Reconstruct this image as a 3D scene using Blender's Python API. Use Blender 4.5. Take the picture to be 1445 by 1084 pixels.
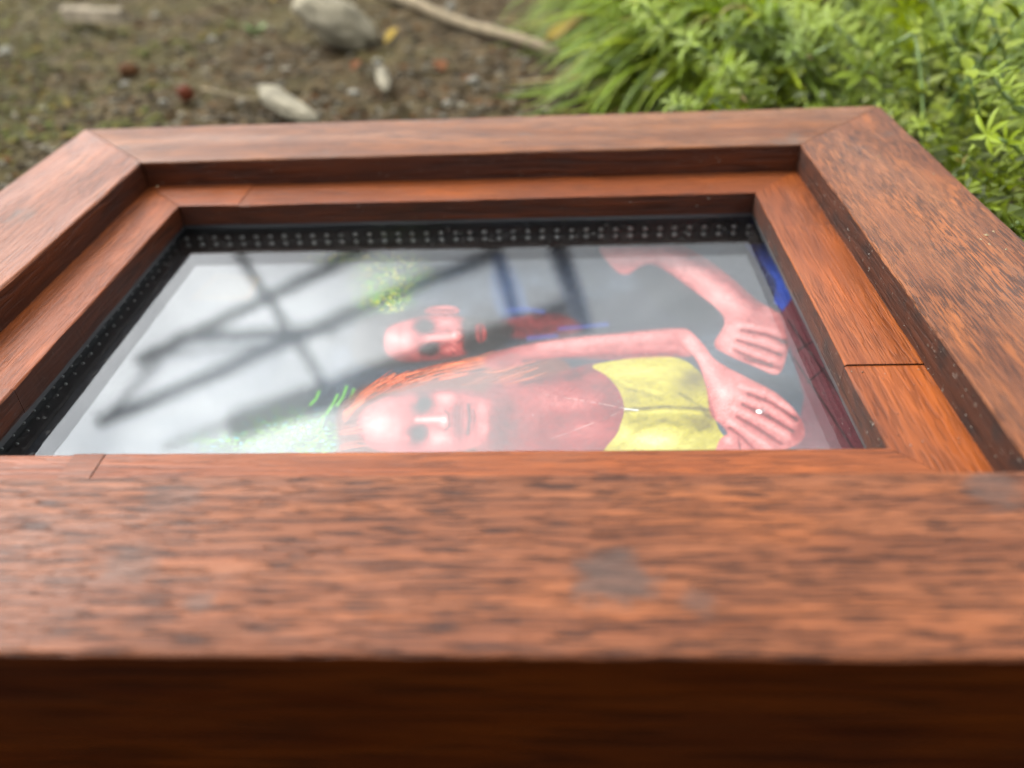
import bpy, bmesh, math, random
import numpy as np
from mathutils import Vector, Matrix, Euler, noise as mnoise

# ------------------------------------------------------------------ scene, camera, light
sc = bpy.context.scene
for o in list(bpy.data.objects): bpy.data.objects.remove(o)
C = sc.collection
R = math.radians
ZT = 0.050                        # top face of the wooden frame above the ground
W, D = 0.35733, 0.28247           # outer size of the frame
W1, W2 = 0.045, 0.02045           # widths of the outer rails and of the inner liner
D1, D2 = 0.01086, 0.00838         # drop to the liner, drop from the liner to the glazing
INS = W1 + W2                     # inset of the sight opening
ZL = ZT - D1                      # liner top
ZW = ZL - D2                      # liner bottom
ZG = ZW - 0.0020                  # glass top
ZP = ZG - 0.0165                  # the printed photograph

cam = bpy.data.cameras.new('camera'); co = bpy.data.objects.new('camera', cam); C.objects.link(co)
co.location = (0.214738, -0.083787, 0.115855 + ZT)
co.rotation_euler = (0.948384, 0.041070, 0.036622)
cam.sensor_width = 36; cam.lens = 1154.335 / 1445 * 36
cam.clip_start = 0.005; cam.clip_end = 200
cam.dof.use_dof = True; cam.dof.focus_distance = 0.236; cam.dof.aperture_fstop = 6.6
cam.dof.aperture_blades = 0
sc.camera = co

SUN_EL, SUN_AZ = R(50), R(-60)     # azimuth from +y (away from the camera) towards +x
w = bpy.data.worlds.new('World'); sc.world = w; w.use_nodes = True
nt = w.node_tree; nt.nodes.clear()
def N(nt, t, **kw):
    n = nt.nodes.new(t)
    for k, v in kw.items():
        if k.startswith('i_'): n.inputs[k[2:].replace('_', ' ')].default_value = v
        else: setattr(n, k, v)
    return n
sky = N(nt, 'ShaderNodeTexSky', sky_type='NISHITA', sun_disc=False, sun_elevation=SUN_EL, sun_rotation=SUN_AZ, dust_density=3.0)
tc = N(nt, 'ShaderNodeTexCoord')
mp = N(nt, 'ShaderNodeMapping'); mp.inputs['Scale'].default_value = (1.0, 1.0, 1.8); mp.inputs['Location'].default_value = (0.35, 0.1, 0.2)
cn = N(nt, 'ShaderNodeTexNoise', i_Scale=3.4, i_Detail=7.0, i_Roughness=0.58, i_Distortion=0.7)
cr = N(nt, 'ShaderNodeValToRGB'); cr.color_ramp.elements[0].position = 0.30; cr.color_ramp.elements[1].position = 0.62
cr.color_ramp.elements[0].color = (3.8, 4.05, 4.3, 1); cr.color_ramp.elements[1].color = (9.8, 10.0, 10.1, 1)
mx = N(nt, 'ShaderNodeMix', data_type='RGBA'); mx.inputs[0].default_value = 0.86
bg = N(nt, 'ShaderNodeBackground'); bg.inputs['Strength'].default_value = 0.10
wo = N(nt, 'ShaderNodeOutputWorld')
L = nt.links.new
L(tc.outputs['Generated'], mp.inputs['Vector']); L(mp.outputs[0], cn.inputs['Vector']); L(cn.outputs[0], cr.inputs[0])
L(sky.outputs[0], mx.inputs[6]); 
sv = N(nt, 'ShaderNodeVectorMath', operation='DOT_PRODUCT'); sv.inputs[1].default_value = (math.sin(SUN_AZ) * math.cos(SUN_EL), math.cos(SUN_AZ) * math.cos(SUN_EL), math.sin(SUN_EL))
L(tc.outputs['Generated'], sv.inputs[0])
s1 = N(nt, 'ShaderNodeMath', operation='MAXIMUM'); L(sv.outputs['Value'], s1.inputs[0]); s1.inputs[1].default_value = 0
s2 = N(nt, 'ShaderNodeMath', operation='POWER'); L(s1.outputs[0], s2.inputs[0]); s2.inputs[1].default_value = 10.0
s3 = N(nt, 'ShaderNodeMath', operation='MULTIPLY_ADD'); L(s2.outputs[0], s3.inputs[0]); s3.inputs[1].default_value = 10.5; s3.inputs[2].default_value = 1.25
s4 = N(nt, 'ShaderNodeVectorMath', operation='SCALE'); L(cr.outputs[0], s4.inputs[0]); L(s3.outputs[0], s4.inputs['Scale'])
L(s4.outputs[0], mx.inputs[7]); L(mx.outputs[2], bg.inputs[0]); L(bg.outputs[0], wo.inputs[0])

sun = bpy.data.lights.new('sun', 'SUN'); so = bpy.data.objects.new('sun', sun); C.objects.link(so)
sun.energy = 1.5; sun.angle = R(16); sun.color = (1.0, 0.95, 0.87)
sd = Vector((math.sin(SUN_AZ) * math.cos(SUN_EL), math.cos(SUN_AZ) * math.cos(SUN_EL), math.sin(SUN_EL)))
so.rotation_euler = sd.to_track_quat('Z', 'Y').to_euler(); so.location = sd * 4

vs = sc.view_settings
vs.view_transform = 'Standard'; vs.look = 'None'; vs.gamma = 1; vs.use_curve_mapping = False
vs.exposure = 1.43
cy = sc.cycles
try:
    cy.use_denoising = True; cy.denoiser = 'OPENIMAGEDENOISE'
except Exception: pass
cy.max_bounces = 8; cy.transparent_max_bounces = 12; cy.caustics_reflective = False; cy.caustics_refractive = False

# ------------------------------------------------------------------ measuring and helpers
CM = Euler(co.rotation_euler).to_matrix(); CL = Vector(co.location); FPX = 1154.335
def ray(px, py):
    return CM @ Vector(((px - 722.5) / FPX, -(py - 542) / FPX, -1))
def at(px, py, z=0.0):            # measured point of the photograph on a level plane
    d = ray(px, py); return CL + d * ((z - CL.z) / d.z)
def mirrored(px, py, Y):          # where the thing seen mirrored in the glass at this point stands
    d = ray(px, py); p = CL + d * ((ZG - CL.z) / d.z); d = Vector((d.x, d.y, -d.z))
    return p + d * ((Y - p.y) / d.y)

def tag(o, label=None, cat=None, group=None, kind=None):
    for k, v in (('label', label), ('category', cat), ('group', group), ('kind', kind)):
        if v: o[k] = v
    return o
def empty(name, loc, label, cat, group=None):
    o = bpy.data.objects.new(name, None); o.empty_display_size = 0.02; o.location = loc; C.objects.link(o)
    return tag(o, label, cat, group)
def link(name, me, parent=None, loc=None):
    o = bpy.data.objects.new(name, me); C.objects.link(o)
    if parent is not None:
        o.parent = parent
        o.matrix_parent_inverse = Matrix.Translation(parent.location).inverted()
    if loc is not None: o.location = loc
    return o
def mesh(name, v, f, mats, smooth=False, fm=None):
    me = bpy.data.meshes.new(name); me.from_pydata([tuple(p) for p in v], [], f); me.update()
    for m in (mats if isinstance(mats, (list, tuple)) else [mats]): me.materials.append(m)
    if smooth: me.polygons.foreach_set('use_smooth', [True] * len(me.polygons))
    if fm is not None: me.polygons.foreach_set('material_index', fm)
    return me

# ------------------------------------------------------------------ materials
def mat(name):
    m = bpy.data.materials.new(name); m.use_nodes = True; nt = m.node_tree
    b = nt.nodes['Principled BSDF']; return m, nt, b
def simple(name, col, rough=0.6, spec=0.5, var=0.0, scale=60.0, bump=0.0, metallic=0.0):
    m, nt, b = mat(name); b.inputs['Roughness'].default_value = rough; b.inputs['Specular IOR Level'].default_value = spec
    b.inputs['Metallic'].default_value = metallic
    b.inputs['Base Color'].default_value = (*col, 1)
    if var or bump:
        t = N(nt, 'ShaderNodeTexCoord'); n = N(nt, 'ShaderNodeTexNoise', i_Scale=scale, i_Detail=5.0)
        nt.links.new(t.outputs['Object'], n.inputs['Vector'])
        r = N(nt, 'ShaderNodeValToRGB'); r.color_ramp.elements[0].position = .3; r.color_ramp.elements[1].position = .7
        r.color_ramp.elements[0].color = (*[c * (1 - var) for c in col], 1); r.color_ramp.elements[1].color = (*[min(1, c * (1 + var)) for c in col], 1)
        nt.links.new(n.outputs[0], r.inputs[0]); nt.links.new(r.outputs[0], b.inputs['Base Color'])
        if bump:
            bp = N(nt, 'ShaderNodeBump'); bp.inputs['Strength'].default_value = bump; bp.inputs['Distance'].default_value = .002
            nt.links.new(n.outputs[0], bp.inputs['Height']); nt.links.new(bp.outputs[0], b.inputs['Normal'])
    return m

def wood(name, dark, mid, light, axis='X', seed=0.0, pores=1.0, pore_len=0.011, pore_w=0.0011, patch=0.0, rough=0.42, fine=1.0, grime=0.0, bump=0.5, orange=0.0, spec=.14, blotch=.55, zlo=.26, zhi=.58, pt=(.505, .575), stains=()):
    """stained open-grained timber; grain runs along axis"""
    m, nt, b = mat(name); lk = nt.links.new
    t = N(nt, 'ShaderNodeTexCoord')
    def mapped(sl, sw, off=0.0):
        mm = N(nt, 'ShaderNodeMapping')
        mm.inputs['Scale'].default_value = (sl, sw, sw) if axis == 'X' else (sw, sl, sw)
        mm.inputs['Location'].default_value = (seed * 3.1 + off, seed * 1.7 - off, seed * .9 + off * .5)
        lk(t.outputs['Object'], mm.inputs['Vector']); return mm
    def noise(mm, detail=3.0, rough_=.55, dist=0.0):
        n = N(nt, 'ShaderNodeTexNoise', i_Scale=1.0, i_Detail=detail, i_Roughness=rough_, i_Distortion=dist)
        lk(mm.outputs[0], n.inputs['Vector']); return n
    def ramp(n, a, c, ca=(0, 0, 0, 1), cb=(1, 1, 1, 1)):
        r = N(nt, 'ShaderNodeValToRGB'); r.color_ramp.elements[0].position = a; r.color_ramp.elements[1].position = c
        r.color_ramp.elements[0].color = ca; r.color_ramp.elements[1].color = cb; lk(n.outputs[0], r.inputs[0]); return r
    def mixc(fac, ca, cb):
        x = N(nt, 'ShaderNodeMix', data_type='RGBA')
        if isinstance(fac, float): x.inputs[0].default_value = fac
        else: lk(fac, x.inputs[0])
        for s, v in ((6, ca), (7, cb)):
            if isinstance(v, tuple): x.inputs[s].default_value = (*v, 1)
            else: lk(v, x.inputs[s])
        return x.outputs[2]
    def mul(a, k):
        q = N(nt, 'ShaderNodeMath', operation='MULTIPLY'); lk(a, q.inputs[0])
        if isinstance(k, float): q.inputs[1].default_value = k
        else: lk(k, q.inputs[1])
        return q.outputs[0]
    band = ramp(noise(mapped(14, 210), 4, .6, .4), .33, .68)
    col = mixc(band.outputs[0], mid, light)
    broad = ramp(noise(mapped(9, 34, 5), 3, .5, .6), .36, .66)
    col = mixc(mul(broad.outputs[0], blotch), col, dark)
    if orange:
        og = ramp(noise(mapped(22, 90, 11), 3, .6), .5, .68)
        col = mixc(mul(og.outputs[0], orange), col, (light[0] * 1.35, light[1] * 1.12, light[2] * .6))
    fib = ramp(noise(mapped(34, 950, 2), 3, .65), .34, .66)
    col = mixc(mul(fib.outputs[0], .34 * fine), col, tuple(c * .35 for c in dark))
    # open pores: short dark dashes along the grain, thick in some zones
    pz = ramp(noise(mapped(1.0 / pore_len, 1.0 / pore_w, 7), 1.5, .5), *pt)
    zone = ramp(noise(mapped(26, 60, 3), 2, .5), zlo, zhi)
    pm = mul(mul(pz.outputs[0], zone.outputs[0]), .86 * pores)
    col = mixc(pm, col, tuple(c * .22 + .0004 for c in dark))
    if patch:  # grey weathered spots
        ps = ramp(noise(mapped(36, 52, 21), 3, .55, .5), .64, .72)
        col = mixc(mul(ps.outputs[0], patch), col, (.050, .038, .030))
    if grime:
        gs = ramp(noise(mapped(85, 120, 31), 5, .65), .50, .66)
        col = mixc(mul(gs.outputs[0], grime), col, (.010, .007, .006))
        fs = ramp(noise(mapped(520, 560, 41), 1, .5), .70, .76)
        col = mixc(mul(fs.outputs[0], .55 * grime), col, (.13, .11, .09))
    for sx_, sy_, rx_, ry_, op_ in stains:   # soaked-in spots with ragged rims
        mv = N(nt, 'ShaderNodeMapping', vector_type='POINT'); mv.inputs['Location'].default_value = (-sx_ / rx_, -sy_ / ry_, 0); mv.inputs['Scale'].default_value = (1 / rx_, 1 / ry_, 0)
        lk(t.outputs['Object'], mv.inputs['Vector']); ln_ = N(nt, 'ShaderNodeVectorMath', operation='LENGTH'); lk(mv.outputs[0], ln_.inputs[0])
        rg = noise(mapped(170, 260, 50 + sx_ * 90), 3, .6); ad_ = N(nt, 'ShaderNodeMath', operation='MULTIPLY_ADD'); lk(rg.outputs[0], ad_.inputs[0]); ad_.inputs[1].default_value = 1.6; lk(ln_.outputs['Value'], ad_.inputs[2])
        rm = N(nt, 'ShaderNodeMapRange'); lk(ad_.outputs[0], rm.inputs[0]); rm.inputs['From Min'].default_value = 1.9; rm.inputs['From Max'].default_value = 1.35; rm.inputs['To Min'].default_value = 0; rm.inputs['To Max'].default_value = op_
        col = mixc(rm.outputs[0], col, (.040, .027, .022))
    lk(col, b.inputs['Base Color'])
    rr = N(nt, 'ShaderNodeMapRange'); rr.inputs['To Min'].default_value = rough - .08; rr.inputs['To Max'].default_value = rough + .14
    lk(broad.outputs[0], rr.inputs[0]); lk(rr.outputs[0], b.inputs['Roughness'])
    b.inputs['Specular IOR Level'].default_value = spec
    # relief
    hgt = N(nt, 'ShaderNodeMath', operation='MULTIPLY_ADD'); lk(pm, hgt.inputs[0]); hgt.inputs[1].default_value = -1.2; lk(mul(fib.outputs[0], -.25 * fine), hgt.inputs[2])
    ad = N(nt, 'ShaderNodeMath', operation='ADD'); lk(hgt.outputs[0], ad.inputs[0]); lk(mul(band.outputs[0], .35), ad.inputs[1])
    bp = N(nt, 'ShaderNodeBump'); bp.inputs['Strength'].default_value = bump; bp.inputs['Distance'].default_value = .0006
    lk(ad.outputs[0], bp.inputs['Height']); lk(bp.outputs[0], b.inputs['Normal'])
    return m

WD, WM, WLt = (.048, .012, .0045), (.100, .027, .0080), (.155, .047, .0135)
LD, LM, LLt = (.060, .0140, .0042), (.112, .0275, .0070), (.166, .0445, .0110)
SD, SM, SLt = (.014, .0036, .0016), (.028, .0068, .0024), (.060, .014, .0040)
SPOTS = [(*at(px, py, ZT).xy, rx, ry, op) for px, py, rx, ry, op in ((868, 815, .0085, .0075, .75), (180, 795, .0060, .0050, .55), (240, 703, .0075, .0045, .45), (1400, 690, .0060, .0060, .6), (985, 848, .0035, .0035, .5), (285, 848, .0030, .0030, .5))]
M_near = wood('oak_near', (.044, .0122, .0048), (.086, .0255, .0090), (.146, .0485, .0180), 'X', 1.0, .9, .0105, .00072, 0, .48, bump=.7, orange=.3, blotch=.22, zlo=-.2, zhi=.36, fine=1.7, pt=(.53, .59), stains=SPOTS)
M_far = wood('oak_far', WD, (.096, .0345, .0112), (.152, .058, .0185), 'X', 2.3, .65, .012, .0009, .6, .44, orange=.4, fine=1.5)
M_left = wood('oak_left', WD, (.101, .0286, .0096), (.150, .0475, .0158), 'Y', 3.7, .5, .012, .0011, .5, .44, orange=.3)
M_right = wood('oak_right', WD, (.094, .0282, .0084), (.152, .0510, .0150), 'Y', 4.9, .85, .0080, .00055, .4, .46, bump=.75, orange=.5, fine=1.4)
M_front_shaded = wood('oak_front_edge_shaded', (.011, .0018, .0003), (.023, .0038, .0004), (.050, .0105, .0009), 'X', 9.4, .5, .03, .002, 0, .55, spec=.04)  # same wood, nearly black: shade on the front face put into the colour
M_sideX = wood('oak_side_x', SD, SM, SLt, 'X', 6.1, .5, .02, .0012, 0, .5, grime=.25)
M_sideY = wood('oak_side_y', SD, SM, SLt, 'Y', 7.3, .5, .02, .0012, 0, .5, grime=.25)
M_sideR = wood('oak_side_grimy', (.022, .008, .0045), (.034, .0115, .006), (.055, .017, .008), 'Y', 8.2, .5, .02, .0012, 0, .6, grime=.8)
M_lin = {}
for k, (ax, s, g) in enumerate((('X', 1.4, 1.0), ('Y', 2.6, 1.0), ('X', 3.5, .86), ('Y', 4.4, .88), ('Y', 5.8, 1.08))):
    sc_ = lambda c: tuple(v * g for v in c)
    M_lin[k] = wood('liner_wood_%s' % 'abcde'[k], sc_(LD), sc_(LM), sc_(LLt), ax, s, .45, .010, .0007, .12, .40, 1.2, bump=.45, orange=.3)
M_gasket = simple('black_gasket', (.006, .006, .007), .5)
M_spacer = simple('black_spacer', (.006, .0062, .007), .35, .3, .2, 300)
M_stud = simple('dull_metal_stud', (.30, .30, .29), .38, .5, 0, metallic=.85)
M_back = simple('backing_board', (.03, .027, .025), .8)

def glass_material():
    m = bpy.data.materials.new('window_glass'); m.use_nodes = True; nt = m.node_tree; nt.nodes.clear(); lk = nt.links.new
    g = N(nt, 'ShaderNodeNewGeometry'); dp = N(nt, 'ShaderNodeVectorMath', operation='DOT_PRODUCT')
    lk(g.outputs['Incoming'], dp.inputs[0]); lk(g.outputs['Normal'], dp.inputs[1])
    ab = N(nt, 'ShaderNodeMath', operation='ABSOLUTE'); lk(dp.outputs['Value'], ab.inputs[0])
    om = N(nt, 'ShaderNodeMath', operation='SUBTRACT'); om.inputs[0].default_value = 1; lk(ab.outputs[0], om.inputs[1])
    pw = N(nt, 'ShaderNodeMath', operation='POWER'); lk(om.outputs[0], pw.inputs[0]); pw.inputs[1].default_value = 5
    sch = N(nt, 'ShaderNodeMath', operation='MULTIPLY_ADD', use_clamp=True); lk(pw.outputs[0], sch.inputs[0]); sch.inputs[1].default_value = .955; sch.inputs[2].default_value = .045
    tr = N(nt, 'ShaderNodeBsdfTransparent'); tr.inputs[0].default_value = (.985, .992, .985, 1)
    gl = N(nt, 'ShaderNodeBsdfGlossy'); gl.inputs['Roughness'].default_value = .045
    t = N(nt, 'ShaderNodeTexCoord'); n = N(nt, 'ShaderNodeTexNoise', i_Scale=18.0, i_Detail=2.0); lk(t.outputs['Object'], n.inputs['Vector'])
    bp = N(nt, 'ShaderNodeBump'); bp.inputs['Strength'].default_value = .05; bp.inputs['Distance'].default_value = .002
    lk(n.outputs[0], bp.inputs['Height']); lk(bp.outputs[0], gl.inputs['Normal'])
    mx = N(nt, 'ShaderNodeMixShader'); lk(sch.outputs[0], mx.inputs[0]); lk(tr.outputs[0], mx.inputs[1]); lk(gl.outputs[0], mx.inputs[2])
    # thin film of dust on the glass
    df = N(nt, 'ShaderNodeBsdfDiffuse'); df.inputs[0].default_value = (.35, .34, .32, 1)
    n2 = N(nt, 'ShaderNodeTexNoise', i_Scale=420.0, i_Detail=2.0); lk(t.outputs['Object'], n2.inputs['Vector'])
    r = N(nt, 'ShaderNodeMapRange'); lk(n2.outputs[0], r.inputs[0]); r.inputs['From Min'].default_value = .62; r.inputs['From Max'].default_value = .78; r.inputs['To Min'].default_value = .002; r.inputs['To Max'].default_value = .06
    m2 = N(nt, 'ShaderNodeMixShader'); lk(r.outputs[0], m2.inputs[0]); lk(mx.outputs[0], m2.inputs[1]); lk(df.outputs[0], m2.inputs[2])
    ou = N(nt, 'ShaderNodeOutputMaterial'); lk(m2.outputs[0], ou.inputs[0])
    return m
M_glass = glass_material()

def attr_material(name, rough, spec=.4, sub=0.0, transl=0.0):
    m, nt, b = mat(name); a = N(nt, 'ShaderNodeAttribute', attribute_name='tint'); nt.links.new(a.outputs['Color'], b.inputs['Base Color'])
    b.inputs['Roughness'].default_value = rough; b.inputs['Specular IOR Level'].default_value = spec
    if transl:
        ts = N(nt, 'ShaderNodeBsdfTranslucent'); nt.links.new(a.outputs['Color'], ts.inputs[0])
        mx = N(nt, 'ShaderNodeMixShader'); mx.inputs[0].default_value = transl
        nt.links.new(b.outputs[0], mx.inputs[1]); nt.links.new(ts.outputs[0], mx.inputs[2]); nt.links.new(mx.outputs[0], nt.nodes['Material Output'].inputs[0])
    return m
def set_tint(me, cols):           # one colour per vertex
    at_ = me.color_attributes.new('tint', 'FLOAT_COLOR', 'POINT')
    arr = np.ones((len(me.vertices), 4), np.float32); arr[:, :3] = cols; at_.data.foreach_set('color', arr.ravel())

# ------------------------------------------------------------------ ground
def fbm(x, y, z=0.0, o=4):
    return mnoise.fractal(Vector((x, y, z)), .9, 2.1, o)
def ground_h(x, y):
    if x < -1 or x > 1.6 or y < -1 or y > 2.2: return -.004
    h = .006 * fbm(x * 9, y * 9, 1) + .0035 * fbm(x * 45, y * 45, 2, 3) + .0012 * mnoise.noise(Vector((x * 190, y * 190, 3)))
    inside = max(0, min(1, min(x + .03, W + .03 - x, y + .03, D + .03 - y) / .03 + .0))
    return h * (1 - inside) - .004 * inside - .003
def build_ground():
    xs = np.concatenate([[-60, -20, -6, -2.5, -1.2], np.arange(-.75, -.30, .02), np.arange(-.30, .52, .0042), np.arange(.52, 1.3, .02), [1.5, 2.5, 6, 20, 60]])
    ys = np.concatenate([[-60, -20, -6, -2, -.8], np.arange(-.4, .2, .02), np.arange(.2, 1.05, .0042), np.arange(1.05, 2.0, .02), [2.3, 3, 6, 20, 60]])
    v = [(x, y, ground_h(x, y)) for y in ys for x in xs]; nx = len(xs)
    f = [(j * nx + i, j * nx + i + 1, (j + 1) * nx + i + 1, (j + 1) * nx + i) for j in range(len(ys) - 1) for i in range(nx - 1)]
    m, nt, b = mat('damp_soil'); lk = nt.links.new
    t = N(nt, 'ShaderNodeTexCoord')
    n1 = N(nt, 'ShaderNodeTexNoise', i_Scale=55.0, i_Detail=6.0, i_Roughness=.7); lk(t.outputs['Object'], n1.inputs['Vector'])
    r1 = N(nt, 'ShaderNodeValToRGB'); e = r1.color_ramp.elements
    e[0].position = .38; e[0].color = (.011, .0072, .0034, 1); e[1].position = .64; e[1].color = (.058, .040, .020, 1)
    k = e.new(.5); k.color = (.029, .020, .0095, 1)
    lk(n1.outputs[0], r1.inputs[0])
    n2 = N(nt, 'ShaderNodeTexNoise', i_Scale=9.0, i_Detail=5.0, i_Roughness=.7); lk(t.outputs['Object'], n2.inputs['Vector'])
    sx = N(nt, 'ShaderNodeSeparateXYZ'); lk(t.outputs['Object'], sx.inputs[0])
    mr = N(nt, 'ShaderNodeMapRange'); lk(sx.outputs[0], mr.inputs[0]); mr.inputs['From Min'].default_value = -.15; mr.inputs['From Max'].default_value = .25; mr.inputs['To Min'].default_value = .14; mr.inputs['To Max'].default_value = -.04
    ad = N(nt, 'ShaderNodeMath', operation='ADD'); lk(n2.outputs[0], ad.inputs[0]); lk(mr.outputs[0], ad.inputs[1])
    r2 = N(nt, 'ShaderNodeValToRGB'); r2.color_ramp.elements[0].position = .52; r2.color_ramp.elements[1].position = .68; lk(ad.outputs[0], r2.inputs[0])
    mm = N(nt, 'ShaderNodeMath', operation='MULTIPLY'); lk(r2.outputs[0], mm.inputs[0]); mm.inputs[1].default_value = .38
    mx = N(nt, 'ShaderNodeMix', data_type='RGBA'); lk(mm.outputs[0], mx.inputs[0]); lk(r1.outputs[0], mx.inputs[6]); mx.inputs[7].default_value = (.050, .045, .014, 1)
    lk(mx.outputs[2], b.inputs['Base Color']); b.inputs['Roughness'].default_value = .9; b.inputs['Specular IOR Level'].default_value = .05
    bp = N(nt, 'ShaderNodeBump'); bp.inputs['Strength'].default_value = .8; bp.inputs['Distance'].default_value = .004; lk(n1.outputs[0], bp.inputs['Height']); lk(bp.outputs[0], b.inputs['Normal'])
    o = link('ground', mesh('ground', v, f, m, True)); o['kind'] = 'structure'
build_ground()

# ------------------------------------------------------------------ the wooden frame
frame = empty('picture_frame', (W / 2, D / 2, 0), 'brown stained wooden frame with stepped liner lying face up on damp soil', 'picture frame')
def wob(t, s, k):                 # hand-worn unevenness of an arris
    return .00022 * mnoise.noise(Vector((t * 38 + k * 9.1, s * 300, k * 3.3))) + .00012 * mnoise.noise(Vector((t * 150, s * 500, k * 7.7)))
def rail_mesh(name, side, prof, t0=0.0, t1=1.0, gap=.00025, mats=(), pm=None, nseg=90, corner=0.0, wz=()):
    """sweep the profile [(inset, z)] along one side of the rectangle, mitred at t=0 and t=1, square-cut between"""
    base = (W if side in ('near', 'far') else D)
    lin = np.linspace(0, 1, nseg); ts = np.unique(np.concatenate([lin, np.linspace(0, .02, 6), np.linspace(.98, 1, 6)]))
    v = []; f = []; n = len(prof); fm = []
    for i, t in enumerate(ts):
        for j, (s, z) in enumerate(prof):
            a0 = s if t0 == 0 else t0 * base; a1 = base - s if t1 == 1 else t1 * base
            g0 = gap if t0 == 0 else gap * .3; g1 = gap if t1 == 1 else gap * .3
            a = a0 + g0 + (a1 - a0 - g0 - g1) * t
            ss = s + wob(a, s, j); zz = z + wob(a, s + 3, j + 5) * (.5 if j in wz else 0)
            if side == 'near': p = [a, ss, zz]
            elif side == 'far': p = [a, D - ss, zz]
            elif side == 'left': p = [ss, a, zz]
            else: p = [W - ss, a, zz]
            if corner:            # worn outer corners
                for cx, sx_ in ((0, 1), (W, -1)):
                    for cy_, sy_ in ((0, 1), (D, -1)):
                        r = corner; qx = (p[0] - cx) * sx_; qy = (p[1] - cy_) * sy_
                        if qx < r and qy < r:
                            dx, dy = r - qx, r - qy; dd = math.hypot(dx, dy)
                            if dd > r: qx = r - dx * r / dd; qy = r - dy * r / dd; p[0] = cx + qx * sx_; p[1] = cy_ + qy * sy_
            v.append(p)
    for i in range(len(ts) - 1):
        for j in range(n):
            k = (j + 1) % n
            q = (i * n + j, i * n + k, (i + 1) * n + k, (i + 1) * n + j)
            f.append(q if side in ('far', 'left') else q[::-1]); fm.append(pm[j])
    f.append(tuple(range(n))[::-1] if side in ('far', 'left') else tuple(range(n))); fm.append(1)
    l = (len(ts) - 1) * n; q = tuple(l + j for j in range(n)); f.append(q if side in ('far', 'left') else q[::-1]); fm.append(1)
    me = mesh(name, v, f, list(mats), False, fm)
    bm = bmesh.new(); bm.from_mesh(me); bmesh.ops.recalc_face_normals(bm, faces=bm.faces)
    bm.to_mesh(me); bm.free()
    return me
b1 = .0007
prof_o = [(0, .001), (0, ZT - b1), (b1 * .4, ZT - b1 * .35), (b1, ZT), (W1 - b1, ZT), (W1 - b1 * .35, ZT - b1 * .3), (W1, ZT - b1), (W1, ZL - .0003), (W1 - .004, ZL - .0006), (W1 - .004, .001)]
pm_o = [1, 0, 0, 0, 0, 0, 2, 1, 1, 1]
for side, mt, ms, mi in (('near', M_near, M_front_shaded, M_sideX), ('far', M_far, M_sideX, M_sideX), ('left', M_left, M_sideY, M_sideY), ('right', M_right, M_sideY, M_sideR)):
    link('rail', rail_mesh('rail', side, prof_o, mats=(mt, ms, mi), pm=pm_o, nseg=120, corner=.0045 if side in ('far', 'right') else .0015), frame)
# the liner: strips butted end to end
b2 = .0005
prof_l = [(W1 - .0035, ZL - .0016), (W1 - .0035, ZL - .0009), (W1 + .0001, ZL), (INS - b2, ZL), (INS - b2 * .3, ZL - b2 * .3), (INS, ZL - b2), (INS, ZW), (W1 - .0035, ZW)]
pm_l = [1, 0, 0, 0, 0, 2, 1, 1]
tj = lambda px, py, ax: ((at(px, py, ZL).y / D) if ax == 'Y' else (at(px, py, ZL).x / W))
jl, jr1, jr2 = tj(12, 549, 'Y'), tj(1225, 515, 'Y'), tj(1130, 319, 'Y')
jf, jn1, jn2 = tj(345, 277, 'X'), tj(95, 655, 'X'), tj(140, 655, 'X')
strips = [('far', 0, jf, 0), ('far', jf, 1, 2), ('left', 0, jl, 3), ('left', jl, 1, 1), ('right', 0, jr1, 4), ('right', jr1, jr2, 1), ('right', jr2, 1, 3),
          ('near', 0, jn1, 0), ('near', jn1, jn2, 2), ('near', jn2, 1, 0)]
for i, (side, a, b, k) in enumerate(strips):
    dz = (0, -.00025, .0002)[i % 3]
    pr = [(s, z + dz) for s, z in prof_l]
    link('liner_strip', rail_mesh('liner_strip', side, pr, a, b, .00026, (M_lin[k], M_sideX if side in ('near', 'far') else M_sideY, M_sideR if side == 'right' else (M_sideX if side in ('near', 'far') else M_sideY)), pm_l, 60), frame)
# gasket and black spacer under the liner
def ring_strip(name, side, s0, s1, z0, z1, m):
    return link(name, rail_mesh(name, side, [(s0, z0), (s0, z1), (s1, z1), (s1, z0)], mats=(m, m, m), pm=[0] * 4, nseg=12, gap=.0001), frame)
SET = .0095                       # the spacer stands back behind the sight line
for side in ('near', 'far', 'left', 'right'):
    ring_strip('gasket', side, W1 - .002, INS - .0004, ZG + .00005, ZW - .00005, M_gasket)
    sp = ring_strip('spacer_bar', side, INS - SET - .006, INS - SET, ZP + .0003, ZG - .0032, M_spacer)
    # two rows of bright studs along the spacer
    sv = []; sf = []
    bm = bmesh.new(); bmesh.ops.create_icosphere(bm, subdivisions=2, radius=.00135)
    for vtx in list(bm.verts): vtx.co.y *= .55
    stud = bpy.data.meshes.new('stud'); bm.to_mesh(stud); bm.free(); stud.materials.append(M_stud)
    stud.polygons.foreach_set('use_smooth', [True] * len(stud.polygons))
    if side in ('far', 'left'):
        base = W if side == 'far' else D; a = INS - SET + .004; rnd = random.Random(5)
        while a < base - INS + SET - .003:
            for z in (ZP + .0050, ZP + .0081):
                o = link('stud', stud, sp); o.rotation_euler = (0, 0, 0 if side == 'far' else R(90))
                o.location = (a, D - INS + SET, z) if side == 'far' else (INS - SET, a, z)
                s = rnd.uniform(.78, .92) * (1 if side == 'far' else .42); o.scale = (s, 1 if rnd.random() > .03 else .4, s)
            a += .0060
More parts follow.
